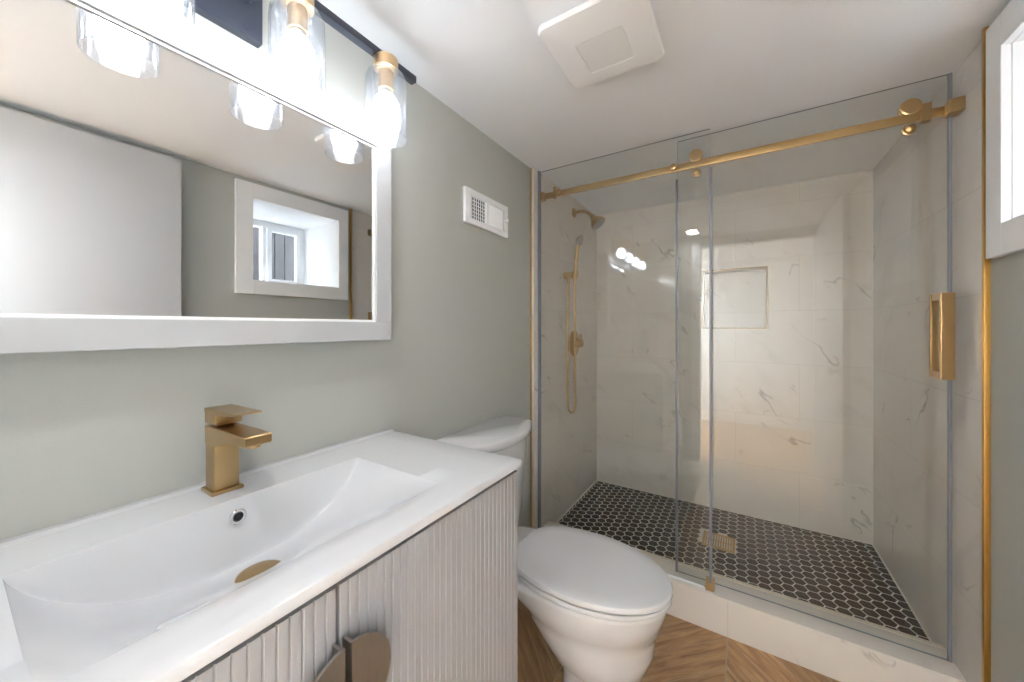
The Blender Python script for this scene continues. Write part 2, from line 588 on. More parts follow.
# ------------------------------------------------------------------ window on the right wall
win = bpy.data.objects.new('window_1', None)
COL.objects.link(win)
win.location = (xw, (WY0 + WY1) / 2, WZ0)
struct(win, 'small white framed window in a deep white well')
bm = bmesh.new()
add_box(bm, (xw - 0.018, 0.848, 1.402), (xw, WY0, 2.012), 0.002)
add_box(bm, (xw - 0.018, WY1, 1.402), (xw, 1.500, 2.012), 0.002)
add_box(bm, (xw - 0.018, WY0, 1.402), (xw, WY1, WZ0), 0.002)
add_box(bm, (xw - 0.018, WY0, WZ1), (xw, WY1, 2.012), 0.002)
finish('casing', bm, M['white'], win)
bm = bmesh.new()
o6 = 0.010
add_box(bm, (xw + .001, WY0 - o6, WZ0 - o6), (WX, WY0, WZ1 + o6))
add_box(bm, (xw + .001, WY1, WZ0 - o6), (WX, WY1 + o6, WZ1 + o6))
add_box(bm, (xw + .001, WY0, WZ0 - o6), (WX, WY1, WZ0))
add_box(bm, (xw + .001, WY0, WZ1), (WX, WY1, WZ1 + o6))
finish('window_well', bm, M['white'], win)
bm = bmesh.new()
fw = 0.042
ym = (WY0 + WY1) / 2
for lo, hi in (((WY0, WZ0), (WY0 + fw, WZ1)), ((WY1 - fw, WZ0), (WY1, WZ1)), ((WY0 + fw, WZ0), (WY1 - fw, WZ0 + fw)), ((WY0 + fw, WZ1 - fw), (WY1 - fw, WZ1)), ((ym - .022, WZ0 + fw), (ym + .022, WZ1 - fw))):
    add_box(bm, (WX - 0.05, lo[0], lo[1]), (WX, hi[0], hi[1]), 0.003)
# inner sash of the right half
for lo, hi in (((ym, WZ0 + fw), (ym + .03, WZ1 - fw)), ((WY1 - fw - .02, WZ0 + fw), (WY1 - fw, WZ1 - fw)), ((ym + .03, WZ0 + fw), (WY1 - fw - .02, WZ0 + fw + .02)), ((ym + .03, WZ1 - fw - .02), (WY1 - fw - .02, WZ1 - fw))):
    add_box(bm, (WX - 0.065, lo[0], lo[1]), (WX - 0.035, hi[0], hi[1]), 0.002)
finish('window_frame', bm, M['plastic'], win)
box('pane', (WX - 0.03, WY0 + fw, WZ0 + fw), (WX - 0.026, WY1 - fw, WZ1 - fw), M['win_glass'], win)
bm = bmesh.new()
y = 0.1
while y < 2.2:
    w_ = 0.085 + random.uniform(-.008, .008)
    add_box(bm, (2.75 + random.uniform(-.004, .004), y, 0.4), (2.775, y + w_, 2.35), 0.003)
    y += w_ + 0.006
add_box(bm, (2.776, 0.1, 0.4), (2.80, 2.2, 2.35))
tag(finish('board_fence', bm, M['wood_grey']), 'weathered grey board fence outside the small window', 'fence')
box('ground_outside', (WX + .02, -0.2, 0.9), (2.76, 2.4, 1.0), simple('pale gravel', (0.4, 0.4, 0.4), .9, bump=.5, bscale=80))['kind'] = 'structure'

# ------------------------------------------------------------------ white door leaf folded back against the right wall
door = bpy.data.objects.new('door_1', None)
COL.objects.link(door)
door.location = (1.43, YF + 0.02, 0.0)
struct(door, 'flat white door standing open against the right wall')
bm = bmesh.new()
add_box(bm, (1.418, YF + 0.02, 0.008), (1.453, 0.611, 2.0), 0.0015)
finish('door_leaf', bm, M['door'], door)
bm = bmesh.new()
add_lathe(bm, [(0.012, 0), (0.012, 0.012), (0.006, 0.016), (0.006, 0.03), (0.012, 0.034), (0.012, 0.04), (0.0, 0.042)], (1.418, 0.1, 1.272), (-1, 0, 0))
finish('coat_hook', bm, M['black'], door, smooth=True)
bm = bmesh.new()
add_lathe(bm, [(0.026, 0), (0.026, 0.006), (0.010, 0.010), (0.010, 0.032), (0.024, 0.040), (0.025, 0.050), (0.018, 0.058), (0.0, 0.060)], (1.418, 0.55, 0.95), (-1, 0, 0))
finish('door_knob', bm, M['black'], door, smooth=True)

# ------------------------------------------------------------------ shower curb
curb = empty('shower_curb', (0.75, YC0, 0), 'marble tiled curb along the front of the shower', 'shower curb')
box('curb_body', (XL + .001, YC0 + 0.001, 0.0), (W - .001, YC1 - 0.001, ZC - 0.011), M['tile_curb'], curb)
box('curb_top', (XL + .001, YC0, ZC - 0.011), (W - .001, YC1 - 0.019, ZC), M['curb_top'], curb, bevel=0.0012)
box('edge_strip', (XL + .001, YC1 - 0.017, ZC - 0.011), (W - .001, YC1, ZC + 0.001), M['curb_edge'], curb, bevel=0.001)

# ------------------------------------------------------------------ mosaic floor
bm = bmesh.new()
add_box(bm, (XL, YC1, 0.0), (W, YB, ZP - 0.0006), mi=0)
s = 0.0267
g = 0.0036
x0, x1, y0, y1 = XL + .002, W - .002, YC1 + .001, YB - .002
DR = (0.742, 0.890, 2.125, 2.275)
cxs = 1.5 * s + g * 0.9
rys = math.sqrt(3) * s + g
nc = int((x1 - x0) / cxs) + 3
nr = int((y1 - y0) / rys) + 3
for i in range(nc):
    for j in range(nr):
        cx = x0 - 0.01 + i * cxs
        cy_ = y0 - 0.01 + j * rys + (rys / 2 if i % 2 else 0)
        def ring(k, z):
            out = []
            for a in range(6):
                an = a * PI / 3
                px = min(max(cx + k * math.cos(an), x0), x1)
                py = min(max(cy_ + k * math.sin(an), y0), y1)
                out.append(Vector((px, py, z)))
            return out
        lo_, hi_ = ring(s, ZP - 0.002), ring(s - 0.0012, ZP)
        ar = 0
        for a in range(6):
            p, q = hi_[a], hi_[(a + 1) % 6]
            ar += p.x * q.y - q.x * p.y
        if abs(ar) / 2 < 2e-5:
            continue
        if DR[0] < cx < DR[1] and DR[2] < cy_ < DR[3]:
            continue
        vl = [bm.verts.new(p) for p in lo_]
        vh = [bm.verts.new(p) for p in hi_]
        for a in range(6):
            f = bm.faces.new((vl[a], vl[(a + 1) % 6], vh[(a + 1) % 6], vh[a]))
            f.material_index = 1
        f = bm.faces.new(vh)
        f.material_index = 1
bmesh.ops.dissolve_degenerate(bm, dist=1e-6, edges=bm.edges)
sf = finish('shower_floor', bm, [M['grout'], M['hex']])
struct(sf, 'black hexagon mosaic shower floor with pale grout')

# drain grate
dg = empty('drain_grate', ((DR[0] + DR[1]) / 2, (DR[2] + DR[3]) / 2, ZP), 'square brushed gold drain grate in the black hexagon mosaic', 'shower drain')
bm = bmesh.new()
b_ = 0.012
a0, a1, c0, c1 = DR
for lo, hi in (((a0, c0), (a1, c0 + b_)), ((a0, c1 - b_), (a1, c1)), ((a0, c0 + b_), (a0 + b_, c1 - b_)), ((a1 - b_, c0 + b_), (a1, c1 - b_))):
    add_box(bm, (lo[0], lo[1], ZP - .001), (hi[0], hi[1], ZP + 0.003), 0.0008)
finish('grate_frame', bm, M['gold_h'], dg)
bm = bmesh.new()
n = 11
for k in range(n):
    xx = a0 + b_ + (k + .5) * (a1 - a0 - 2 * b_) / n
    add_box(bm, (xx - .0036, c0 + b_, ZP - .001), (xx + .0036, c1 - b_, ZP + 0.002), 0.0006)
add_box(bm, (a0 + b_, (c0 + c1) / 2 - .004, ZP - .001), (a1 - b_, (c0 + c1) / 2 + .004, ZP + 0.0016))
finish('slats', bm, M['gold_h'], dg)
box('drain_well', (a0 + .004, c0 + .004, ZP - .0014), (a1 - .004, c1 - .004, ZP - .0009), simple('dark brass drain well', (0.30, 0.2, 0.08), .5, metal=.6), dg)

# ------------------------------------------------------------------ vanity
VY0, VY1, VX, VZ = -0.18, 0.749, 0.474, 0.903
YS = 0.2845
van = empty('vanity_cabinet', (0.22, YS, 0), 'pale grey vanity cabinet with fluted doors under the white basin top', 'cabinet')
bm = bmesh.new()
add_box(bm, (0.002, VY0 + .008, 0.10), (0.444, VY1 - .006, VZ - .145), 0.001)
add_box(bm, (0.012, VY0 + .03, 0.0), (0.38, VY1 - .03, 0.10))
add_box(bm, (0.002, VY1 - .024, VZ - .145), (0.444, VY1 - .006, VZ - .0185))
add_box(bm, (0.002, VY0 + .008, VZ - .145), (0.444, VY0 + .026, VZ - .0185))
add_box(bm, (0.416, VY0 + .026, VZ - .145), (0.444, VY1 - .024, VZ - .0185))
finish('cabinet_body', bm, M['cabinet'], van)
box('shadow_rail', (0.440, VY0 + .012, VZ - .0258), (0.458, VY1 - .009, VZ - .0187), M['gap_shade'], van)  # dark strip painted as the shade in the gap under the top
def fluted(ya, yb):
    pitch = 0.0148
    n = max(1, round((yb - ya) / pitch))
    p = (yb - ya) / n
    prof = [(0.446, ya)]
    for k in range(n):
        y_ = ya + k * p
        prof += [(0.4668, y_ + .0004), (0.4676, y_ + .0012), (0.4676, y_ + p - .0022), (0.4668, y_ + p - .0014)]
        if k < n - 1:
            prof += [(0.4652, y_ + p - .0010), (0.4652, y_ + p - .0001)]
    prof.append((0.446, yb))
    o = polyslab('door', prof, 'z', 0.115, VZ - 0.0262, M['cabinet'], van)
    for q in o.data.polygons:
        q.use_smooth = False
    return o
d_left = fluted(VY0 + .010, YS - .0018)
d_right = fluted(YS + .0018, VY1 - .007)
def half_disc(sign):
    r, zc, gap = 0.062, 0.746, 0.005
    pts = []
    n = 28
    for k in range(n + 1):
        a = -PI / 2 + PI * k / n
        pts.append((YS + sign * (gap + r * math.cos(a)), zc + r * math.sin(a)))
    bm = bmesh.new()
    add_loft(bm, [[Vector((0.4865, *q)) for q in pts], [Vector((0.4905, *q)) for q in pts]])
    ya, yb = sorted((YS + sign * gap, YS + sign * (gap + .0045)))
    add_box(bm, (0.4680, ya, zc - r + .002), (0.4865, yb, zc + r - .002), 0.0005)
    return bm
for sg, par in ((-1, d_left), (1, d_right)):
    h = finish('handle', half_disc(sg), M['nickel'], par, smooth=True, angle=.5)
    h['label'] = 'champagne metal half-disc pull'

# basin top as one height field plus skirt
top = empty('vanity_sink', (0.22, YS, VZ - .018), 'glossy white vanity top with a moulded rectangular basin', 'sink')
BX0, BX1, BY0, BY1, BD = 0.128, 0.405, 0.044, 0.546, 0.118
def basin_z(x, y):
    z = VZ
    if x < 0.022:
        t = min(1, max(0, (0.022 - x) / 0.008))
        z += 0.004 * t * t * (3 - 2 * t)
    sy = (y - (BY0 + BY1) / 2) / ((BY1 - BY0) / 2)
    if abs(sy) < 1 and BX0 < x < BX1:
        d = BD * (1 - abs(sy) ** 2.5) ** 0.8
        a = (x - BX0)
        wallw = 0.014 * min(1, d / 0.05 + .15)
        g0 = min(1, a / max(wallw, 1e-4))
        g0 = 1 - (1 - g0) ** 1.6
        f_ = min(1.0, (BX1 - x) / (BX1 - BX0 - 0.016))
        g1 = 1 - (1 - f_) ** 1.7
        z -= d * g0 * g1
    # outer edge rounding
    return z
def spaced(segs):
    out = []
    for a, b, n in segs:
        for k in range(n):
            out.append(a + (b - a) * k / n)
    out.append(segs[-1][1])
    return out
xs_ = spaced([(0.001, 0.012, 1), (0.012, 0.024, 8), (0.024, BX0, 3), (BX0, BX0 + .016, 10), (BX0 + .016, 0.26, 24), (0.26, BX1 - .012, 24), (BX1 - .012, BX1, 8), (BX1, VX - .004, 3)])
ys_ = spaced([(VY0 + .003, BY0, 3), (BY0, BY0 + .03, 16), (BY0 + .03, BY1 - .03, 70), (BY1 - .03, BY1, 16), (BY1, VY1 - .004, 3)])
bm = bmesh.new()
gridv = [[bm.verts.new((x, y, basin_z(x, y))) for y in ys_] for x in xs_]
for i in range(len(xs_) - 1):
    for j in range(len(ys_) - 1):
        bm.faces.new((gridv[i][j], gridv[i + 1][j], gridv[i + 1][j + 1], gridv[i][j + 1]))
loop = [gridv[i][0] for i in range(len(xs_))] + [gridv[-1][j] for j in range(1, len(ys_))] + [gridv[i][-1] for i in range(len(xs_) - 2, -1, -1)] + [gridv[0][j] for j in range(len(ys_) - 2, 0, -1)]
def off(v, d, z):
    c = v.co
    nx = d if c.x > VX - .0045 else 0
    ny = (d if c.y > VY1 - .0045 else 0) - (d if c.y < VY0 + .0035 else 0)
    zz = c.z - VZ
    return Vector((c.x + nx, c.y + ny, VZ + z + (zz if z > -.01 else 0)))
prev = loop
for d, z in ((0.0028, -0.0009), (0.004, -0.004), (0.004, -0.0135), (0.003, -0.0165), (0.0, -0.018)):
    cur = [bm.verts.new(off(v, d, z)) for v in loop]
    n = len(cur)
    for k in range(n):
        bm.faces.new((prev[k], prev[(k + 1) % n], cur[(k + 1) % n], cur[k]))
    prev = cur
# underside rim around the bowl, and the bowl underside
bo = [Vector((BX0 - .02, BY0 - .01, VZ - .018)), Vector((BX1 + .008, BY0 - .01, VZ - .018)), Vector((BX1 + .008, BY1 + .01, VZ - .018)), Vector((BX0 - .02, BY1 + .01, VZ - .018))]
finish('basin_slab', bm, M['ceramic'], top, smooth=True, angle=0.75)
bm = bmesh.new()
zz = basin_z(0.222, 0.297)
add_lathe(bm, [(0.034, -.016), (0.036, -.002), (0.036, 0.001), (0.033, 0.003), (0.030, 0.0045), (0.012, 0.006), (0.0, 0.0062)], (0.222, 0.297, zz - .003), (0.0, 0, 1), 40)
finish('drain_cover', bm, M['gold'], top, smooth=True)['label'] = 'round brushed gold drain cover'
bm = bmesh.new()
add_lathe(bm, [(0.0135, 0), (0.0135, 0.002), (0.012, 0.0035), (0.0085, 0.003), (0.0075, 0.001), (0.0065, 0.0)], (0.1315, 0.297, 0.870), (1, 0, 0.12), 32, cap=False)
finish('overflow_ring', bm, M['chrome'], top, smooth=True)['label'] = 'small round chrome overflow ring'
lathe('overflow_hole_shade', [(0.0066, 0), (0.0066, 0.0012), (0.0, 0.0013)], (0.1320, 0.297, 0.870), M['black_hole'], top, (1, 0, 0.12), 24)  # black disc painted as the dark inside the overflow

# faucet
FX, FY = 0.060, 0.299
fau = empty('basin_faucet', (FX, FY, VZ), 'square brushed gold single-lever faucet on the vanity top', 'faucet')
box('base_plate', (FX - .027, FY - .026, VZ), (FX + .027, FY + .026, VZ + .007), M['gold'], fau, 0.0015)
box('body', (FX - .021, FY - .020, VZ + .007), (FX + .021, FY + .020, 1.030), M['gold'], fau, 0.0012)
bm = bmesh.new()
o_ = [(FX - .0205, 1.030), (FX - .0205, 0.995), (FX + .02, 0.995), (0.170, 1.016), (0.207, 1.014), (0.210, 1.016), (0.210, 1.030), (0.207, 1.032)]
add_loft(bm, [[Vector((q[0], FY - .0215, q[1])) for q in o_], [Vector((q[0], FY + .0215, q[1])) for q in o_]])
bmesh.ops.bevel(bm, geom=list(bm.edges), offset=0.001, segments=1, affect='EDGES')
add_lathe(bm, [(0.011, 0), (0.011, 0.008), (0.009, 0.0095)], (0.190, FY, 1.0165), (0, 0, -1), 24)
finish('spout', bm, M['gold'], fau)
lv = box('lever_base', (FX - .0215, FY - .0215, 1.0350), (FX + .030, FY + .0215, 1.056), M['gold'], fau, 0.0012)
box('lever_neck', (FX - .014, FY - .014, 1.030), (FX + .014, FY + .014, 1.0350), M['black_hole'], fau)
bm = bmesh.new()
o_ = [(FX - .0215, 1.054), (FX - .0215, 1.0635), (0.172, 1.0660), (0.172, 1.0632), (FX + .030, 1.054)]
add_loft(bm, [[Vector((q[0], FY - .022, q[1])) for q in o_], [Vector((q[0], FY + .022, q[1])) for q in o_]])
bmesh.ops.bevel(bm, geom=list(bm.edges), offset=0.0008, segments=1, affect='EDGES')
finish('lever', bm, M['gold'], fau)

# ------------------------------------------------------------------ mirror
MX = 0.060
mir = empty('wall_mirror', (0.0, 0.285, 1.186), 'wide white framed mirror on the wall above the vanity', 'mirror')
my0, my1, mz0, mz1, mb = -0.125, 0.697, 1.184, 1.776, 0.0495
bm = bmesh.new()
for lo, hi in (((my0, mz0), (my1, mz0 + mb)), ((my0, mz1 - mb - .008), (my1, mz1)), ((my0, mz0 + mb), (my0 + mb, mz1 - mb - .008)), ((my1 - mb, mz0 + mb), (my1, mz1 - mb - .008))):
    add_box(bm, (0.001, lo[0], lo[1]), (MX + 0.010, hi[0], hi[1]), 0.0015)
finish('frame', bm, M['white_frame'], mir)
bm = bmesh.new()
i0, i1, j0, j1 = my0 + mb, my1 - mb, mz0 + mb, mz1 - mb - .008
bv = 0.006
for lo, hi in (((i0, j0), (i1, j0 + bv)), ((i0, j1 - bv), (i1, j1)), ((i0, j0 + bv), (i0 + bv, j1 - bv)), ((i1 - bv, j0 + bv), (i1, j1 - bv))):
    add_box(bm, (MX - .02, lo[0], lo[1]), (MX + 0.004, hi[0], hi[1]), 0.001)
finish('inner_bead', bm, M['plastic'], mir)
box('mirror_glass', (MX - .004, i0 + .0005, j0 + .0005), (MX, i1 - .0005, j1 - .0005), M['mirror'], mir)

# ------------------------------------------------------------------ vanity light
vl = empty('vanity_light', (0.0, 0.29, 1.86), 'four-lamp black and gold wall light with seeded glass shades above the mirror', 'wall light')
box('back_plate', (0.0, 0.195, 1.846), (0.022, 0.386, 1.966), M['black'], vl, 0.0015)
for yy in (0.225, 0.355):
    bm = bmesh.new()
    add_lathe(bm, [(0.0045, 0), (0.0045, .002), (0.003, .004)], (0.022, yy, 1.862), (1, 0, 0), 16)
    finish('plate_screw', bm, M['black'], vl, smooth=True)
    bm = bmesh.new()
    add_lathe(bm, [(0.009, 0), (0.009, .012), (0.006, .016), (0, .017)], (0.022, yy, 1.925), (1, 0, 0), 20)
    finish('plate_nut', bm, M['black'], vl, smooth=True)
SX, SZ = 0.149, 1.872
box('crossbar', (SX - .024, -0.10, 1.908), (SX - .004, 0.722, 1.926), M['black'], vl, 0.001)
box('support_arm', (0.022, 0.278, 1.911), (SX - .024, 0.302, 1.924), M['black'], vl, 0.001)
shade_prof = [(0.020, 0.0), (0.036, -0.002), (0.045, -0.008), (0.0495, -0.018), (0.051, -0.032), (0.051, -0.166), (0.0500, -0.169), (0.0485, -0.166), (0.0485, -0.032), (0.047, -0.020), (0.043, -0.011), (0.035, -0.005), (0.020, -0.003)]
first = {}
for k, yy in enumerate((0.615, 0.396, 0.177, -0.042)):
    c = (SX, yy, SZ)
    if k == 0:
        bm = bmesh.new()
        add_lathe(bm, [(0.0, 0.036), (0.026, 0.036), (0.030, 0.032), (0.030, 0.006), (0.0215, 0.0005)], c, (0, 0, 1), 36)
        add_lathe(bm, [(0.019, 0.0), (0.019, -0.045), (0.0175, -0.047)], c, (0, 0, 1), 32)
        so = finish('socket', bm, M['socket'], vl, smooth=True)
        bm = bmesh.new()
        add_lathe(bm, shade_prof, c, (0, 0, 1), 48, cap=False)
        sh = finish('lamp_shade', bm, M['shade'], vl, smooth=True, angle=1.2)
        bm = bmesh.new()
        add_lathe(bm, [(0.013, -0.046), (0.0145, -0.052), (0.020, -0.060), (0.0265, -0.070), (0.0315, -0.082), (0.0335, -0.096), (0.0325, -0.110), (0.028, -0.122), (0.019, -0.131), (0.009, -0.1345), (0.0, -0.135)], c, (0, 0, 1), 32, mi=0)
        for f in bm.faces:
            if min(v.co.z for v in f.verts) > SZ - 0.0605:
                f.material_index = 1
        bu = finish('bulb', bm, [M['bulb'], M['bulb_neck']], vl, smooth=True, angle=1.2)
        first = (so, sh, bu)
    else:
        for o in first:
            d = o.copy()
            COL.objects.link(d)
            d.parent = vl
            d.location.y += yy - 0.615

# ------------------------------------------------------------------ air vent on the left wall
av = empty('air_vent', (0.0, 1.25, 1.63), 'white metal air register on the greige wall above the toilet', 'vent')
vy0, vy1, vz0, vz1 = 1.098, 1.402, 1.630, 1.770
bm = bmesh.new()
o0 = [(vy0, vz0), (vy1, vz0), (vy1, vz1), (vy0, vz1)]
o1 = [(vy0 + .008, vz0 + .008), (vy1 - .008, vz0 + .008), (vy1 - .008, vz1 - .008), (vy0 + .008, vz1 - .008)]
ia, ib = (vy0 + .036, vz0 + .024), (vy1 - .026, vz1 - .026)
for lo, hi in (((vy0, vz0), (vy1, ia[1])), ((vy0, ib[1]), (vy1, vz1)), ((vy0, ia[1]), (ia[0], ib[1])), ((ib[0], ia[1]), (vy1, ib[1])), ((1.236, ia[1]), (1.254, ib[1]))):
    add_box(bm, (0.0, lo[0], lo[1]), (0.012, hi[0], hi[1]), 0.002)
finish('vent_frame', bm, M['plastic'], av)
box('vent_duct_shade', (0.0003, ia[0], ia[1]), (0.0012, ib[0], ib[1]), M['black_hole'], av)  # black sheet painted as the shade behind the grille
bm = bmesh.new()
for k in range(7):
    yy = ia[0] + (k + .5) * (1.236 - ia[0]) / 7 + .004
    add_box(bm, (0.004, yy - .0020, ia[1]), (0.007, yy + .0020, ib[1]))
for k in range(1, 6):
    z_ = ia[1] + k * (ib[1] - ia[1]) / 6
    add_box(bm, (0.003, ia[0], z_ - .0011), (0.006, 1.236, z_ + .0011))
finish('grille', bm, M['plastic'], av)
bm = bmesh.new()
for k in range(8):
    yy = 1.262 + k * 0.0135
    o_ = [(0.003, yy + .006), (0.004, yy + .0072), (0.0115, yy - .002), (0.0105, yy - .0032)]
    o_ = [(0.003, yy - .006), (0.0042, yy - .007), (0.011, yy + .0055), (0.010, yy + .0068)]
    add_loft(bm, [[Vector((q[0], q[1], ia[1])) for q in o_], [Vector((q[0], q[1], ib[1])) for q in o_]])
finish('louvers', bm, M['plastic'], av)
bm = bmesh.new()
add_box(bm, (0.010, 1.372, 1.697), (0.020, 1.380, 1.703), 0.001)
add_box(bm, (0.018, 1.372, 1.692), (0.030, 1.380, 1.708), 0.002)
finish('damper_lever', bm, M['plastic'], av)

# ------------------------------------------------------------------ exhaust fan on the ceiling
ef = empty('exhaust_fan', (0.594, 0.99, CZ), 'square white exhaust fan cover on the ceiling', 'exhaust fan')
def rrect(cx, cy_, hx, hy, r, z, n=6):
    out = []
    for sx, sy, a0_ in ((1, 1, 0), (-1, 1, PI / 2), (-1, -1, PI), (1, -1, 3 * PI / 2)):
        for k in range(n + 1):
            a = a0_ + k * PI / 2 / n
            out.append(Vector((cx + sx * (hx - r) + r * math.cos(a), cy_ + sy * (hy - r) + r * math.sin(a), z)))
    return out
bm = bmesh.new()
fx, fy = 0.594, 0.99
add_loft(bm, [rrect(fx, fy, .115, .115, .02, CZ), rrect(fx, fy, .115, .115, .02, CZ - .016), rrect(fx, fy, .137, .141, .022, CZ - .020),
              rrect(fx, fy, .139, .143, .023, CZ - .028), rrect(fx, fy, .135, .139, .022, CZ - .034), rrect(fx, fy, .122, .126, .02, CZ - .0362),
              rrect(fx, fy + .02, .066, .066, .006, CZ - .0368), rrect(fx, fy + .02, .064, .064, .005, CZ - .0345)])
finish('fan_cover', bm, M['plastic'], ef, smooth=True, angle=.35)
bm = bmesh.new()
add_loft(bm, [rrect(fx, fy + .02, .063, .063, .004, CZ - .034), rrect(fx, fy + .02, .063, .063, .004, CZ - .0362)])
finish('lens', bm, M['diffuser'], ef)

# downlight near the doorway, and an unseen hall light added as fill
dl = empty('downlight', (0.56, -0.065, CZ), 'round white recessed ceiling light reflected in the shower glass', 'ceiling light')
lathe('trim_ring', [(0.058, 0), (0.056, -0.004), (0.046, -0.005), (0.044, -.001)], (0.56, -0.065, CZ), M['plastic'], dl, cap=False)
lathe('light_disc', [(0.0445, -0.001), (0.0445, -0.0022), (0.0, -0.0024)], (0.56, -0.065, CZ), M['lamp'], dl)
hx0, hx1 = -0.19, 0.22
hl = empty('hall_fill', (0.015, -0.73, CZ), 'unseen fill light added at the hall ceiling beside the doorway', 'ceiling light')
box('fill_housing', (hx0, -0.98, CZ - .020), (hx1, -0.48, CZ - .001), M['plastic'], hl, 0.002)
box('fill_panel', (hx0 + .01, -0.97, CZ - .026), (hx1 - .01, -0.49, CZ - .0205), M['hall_fill'], hl)

# towel ring and switch on the wall behind the camera (seen in the glass)
tr = empty('towel_ring', (0.26, YF, 1.44), 'thin gold towel ring reflected in the left glass panel', 'towel ring')
lathe('wall_plate', [(0.022, 0), (0.022, 0.006), (0.010, 0.010), (0.008, 0.045), (0.0, 0.047)], (0.26, YF, 1.455), M['gold'], tr, (0, 1, 0))
tube('ring', [(0.26 + .075 * math.sin(a * 2 * PI / 40), YF + .040, 1.378 + .075 * math.cos(a * 2 * PI / 40)) for a in range(41)], 0.004, M['gold'], tr, 10)
sw = empty('wall_switch', (0.124, YF, 1.25), 'white wall switch plate reflected in the left glass panel', 'switch')
box('switch_plate', (0.087, YF, 1.19), (0.161, YF + .006, 1.31), M['plastic'], sw, 0.002)
box('rocker', (0.107, YF + .006, 1.217), (0.141, YF + .010, 1.283), M['white'], sw, 0.0015)

# ------------------------------------------------------------------ toilet
TY = 1.160
to = empty('toilet', (0.30, TY, 0.0), 'white two-piece toilet with its lid closed, between vanity and shower', 'toilet')
NP = 72
def oval(x0, x1, hw, back, xm, z, sq=2.35):
    """egg outline; back half narrows to half-width `back` with rounded rear corners"""
    pts = []
    for k in range(NP):
        a = 2 * PI * k / NP
        c, s_ = math.cos(a), math.sin(a)
        if c >= 0:
            x = xm + (x1 - xm) * c
            y = hw * s_
        else:
            t = abs(c)
            e_ = 2 / 3.6
            x = xm - (xm - x0) * (t ** e_)
            y = (hw + (back - hw) * min(1, (t ** e_)) ** 1.6) * (1 if s_ >= 0 else -1) * (abs(s_) ** e_)
        pts.append(Vector((x, TY + y, z)))
    return pts
# bowl with ledge bands and pedestal
bm = bmesh.new()
P = []
P.append(oval(0.405, 0.640, 0.112, 0.085, 0.54, 0.0))
P.append(oval(0.405, 0.640, 0.112, 0.085, 0.54, 0.012))
P.append(oval(0.410, 0.632, 0.104, 0.080, 0.54, 0.030))
P.append(oval(0.412, 0.627, 0.101, 0.078, 0.54, 0.100))
P.append(oval(0.410, 0.629, 0.103, 0.076, 0.54, 0.152))
P.append(oval(0.375, 0.658, 0.132, 0.085, 0.53, 0.162))
P.append(oval(0.345, 0.682, 0.150, 0.095, 0.52, 0.184))
P.append(oval(0.305, 0.696, 0.160, 0.100, 0.50, 0.232))
P.append(oval(0.270, 0.700, 0.165, 0.104, 0.48, 0.275))
P.append(oval(0.245, 0.707, 0.168, 0.108, 0.465, 0.306))
P.append(oval(0.240, 0.715, 0.173, 0.112, 0.465, 0.311))
P.append(oval(0.130, 0.727, 0.177, 0.130, 0.455, 0.355))
P.append(oval(0.050, 0.734, 0.179, 0.150, 0.45, 0.382))
P.append(oval(0.050, 0.734, 0.179, 0.150, 0.45, 0.389))
P.append(oval(0.054, 0.729, 0.175, 0.147, 0.45, 0.394))
P.append(oval(0.070, 0.708, 0.160, 0.138, 0.45, 0.3965))
add_loft(bm, P)
R = []
for z_, xa_, xb_, h_ in ((0.0, 0.05, 0.19, 0.055), (0.02, 0.05, 0.19, 0.055), (0.05, 0.05, 0.185, 0.045), (0.20, 0.05, 0.185, 0.045), (0.30, 0.06, 0.33, 0.055), (0.37, 0.06, 0.46, 0.09)):
    R.append([Vector((p.x, p.y, z_)) for p in rrect((xa_ + xb_) / 2, TY, (xb_ - xa_) / 2, h_, 0.035, z_, 5)])
add_loft(bm, R)
finish('bowl', bm, M['toilet'], to, smooth=True, angle=0.9)
bm = bmesh.new()
add_loft(bm, [oval(0.255, 0.722, 0.164, 0.131, 0.47, 0.397), oval(0.255, 0.722, 0.164, 0.131, 0.47, 0.3985), oval(0.241, 0.741, 0.178, 0.144, 0.47, 0.3995), oval(0.238, 0.745, 0.181, 0.147, 0.47, 0.403), oval(0.238, 0.745, 0.181, 0.147, 0.47, 0.4095), oval(0.242, 0.741, 0.178, 0.144, 0.47, 0.413), oval(0.256, 0.722, 0.163, 0.130, 0.47, 0.4135)])
finish('seat', bm, M['toilet'], to, smooth=True, angle=.5)
bm = bmesh.new()
add_loft(bm, [oval(0.258, 0.720, 0.161, 0.131, 0.47, 0.4138), oval(0.258, 0.720, 0.161, 0.131, 0.47, 0.4185), oval(0.240, 0.743, 0.180, 0.148, 0.47, 0.4192), oval(0.237, 0.747, 0.183, 0.151, 0.47, 0.422), oval(0.237, 0.747, 0.183, 0.151, 0.47, 0.431),
              oval(0.239, 0.744, 0.181, 0.149, 0.47, 0.4360), oval(0.245, 0.737, 0.175, 0.143, 0.47, 0.4387), oval(0.28, 0.69, 0.135, 0.11, 0.47, 0.4405), oval(0.36, 0.60, 0.06, 0.05, 0.47, 0.4412)])
finish('lid', bm, M['toilet'], to, smooth=True, angle=.5)
for s_ in (-1, 1):
    bm = bmesh.new()
    add_tube(bm, [(0.232, TY + s_ * .075 - .018, 0.412), (0.232, TY + s_ * .075 + .018, 0.412)], 0.012, 20)
    add_lathe(bm, [(0.016, 0), (0.016, .006), (0.012, .010)], (0.232, TY + s_ * .075, 0.3965), n=20)
    finish('hinge', bm, M['toilet'], to, smooth=True)
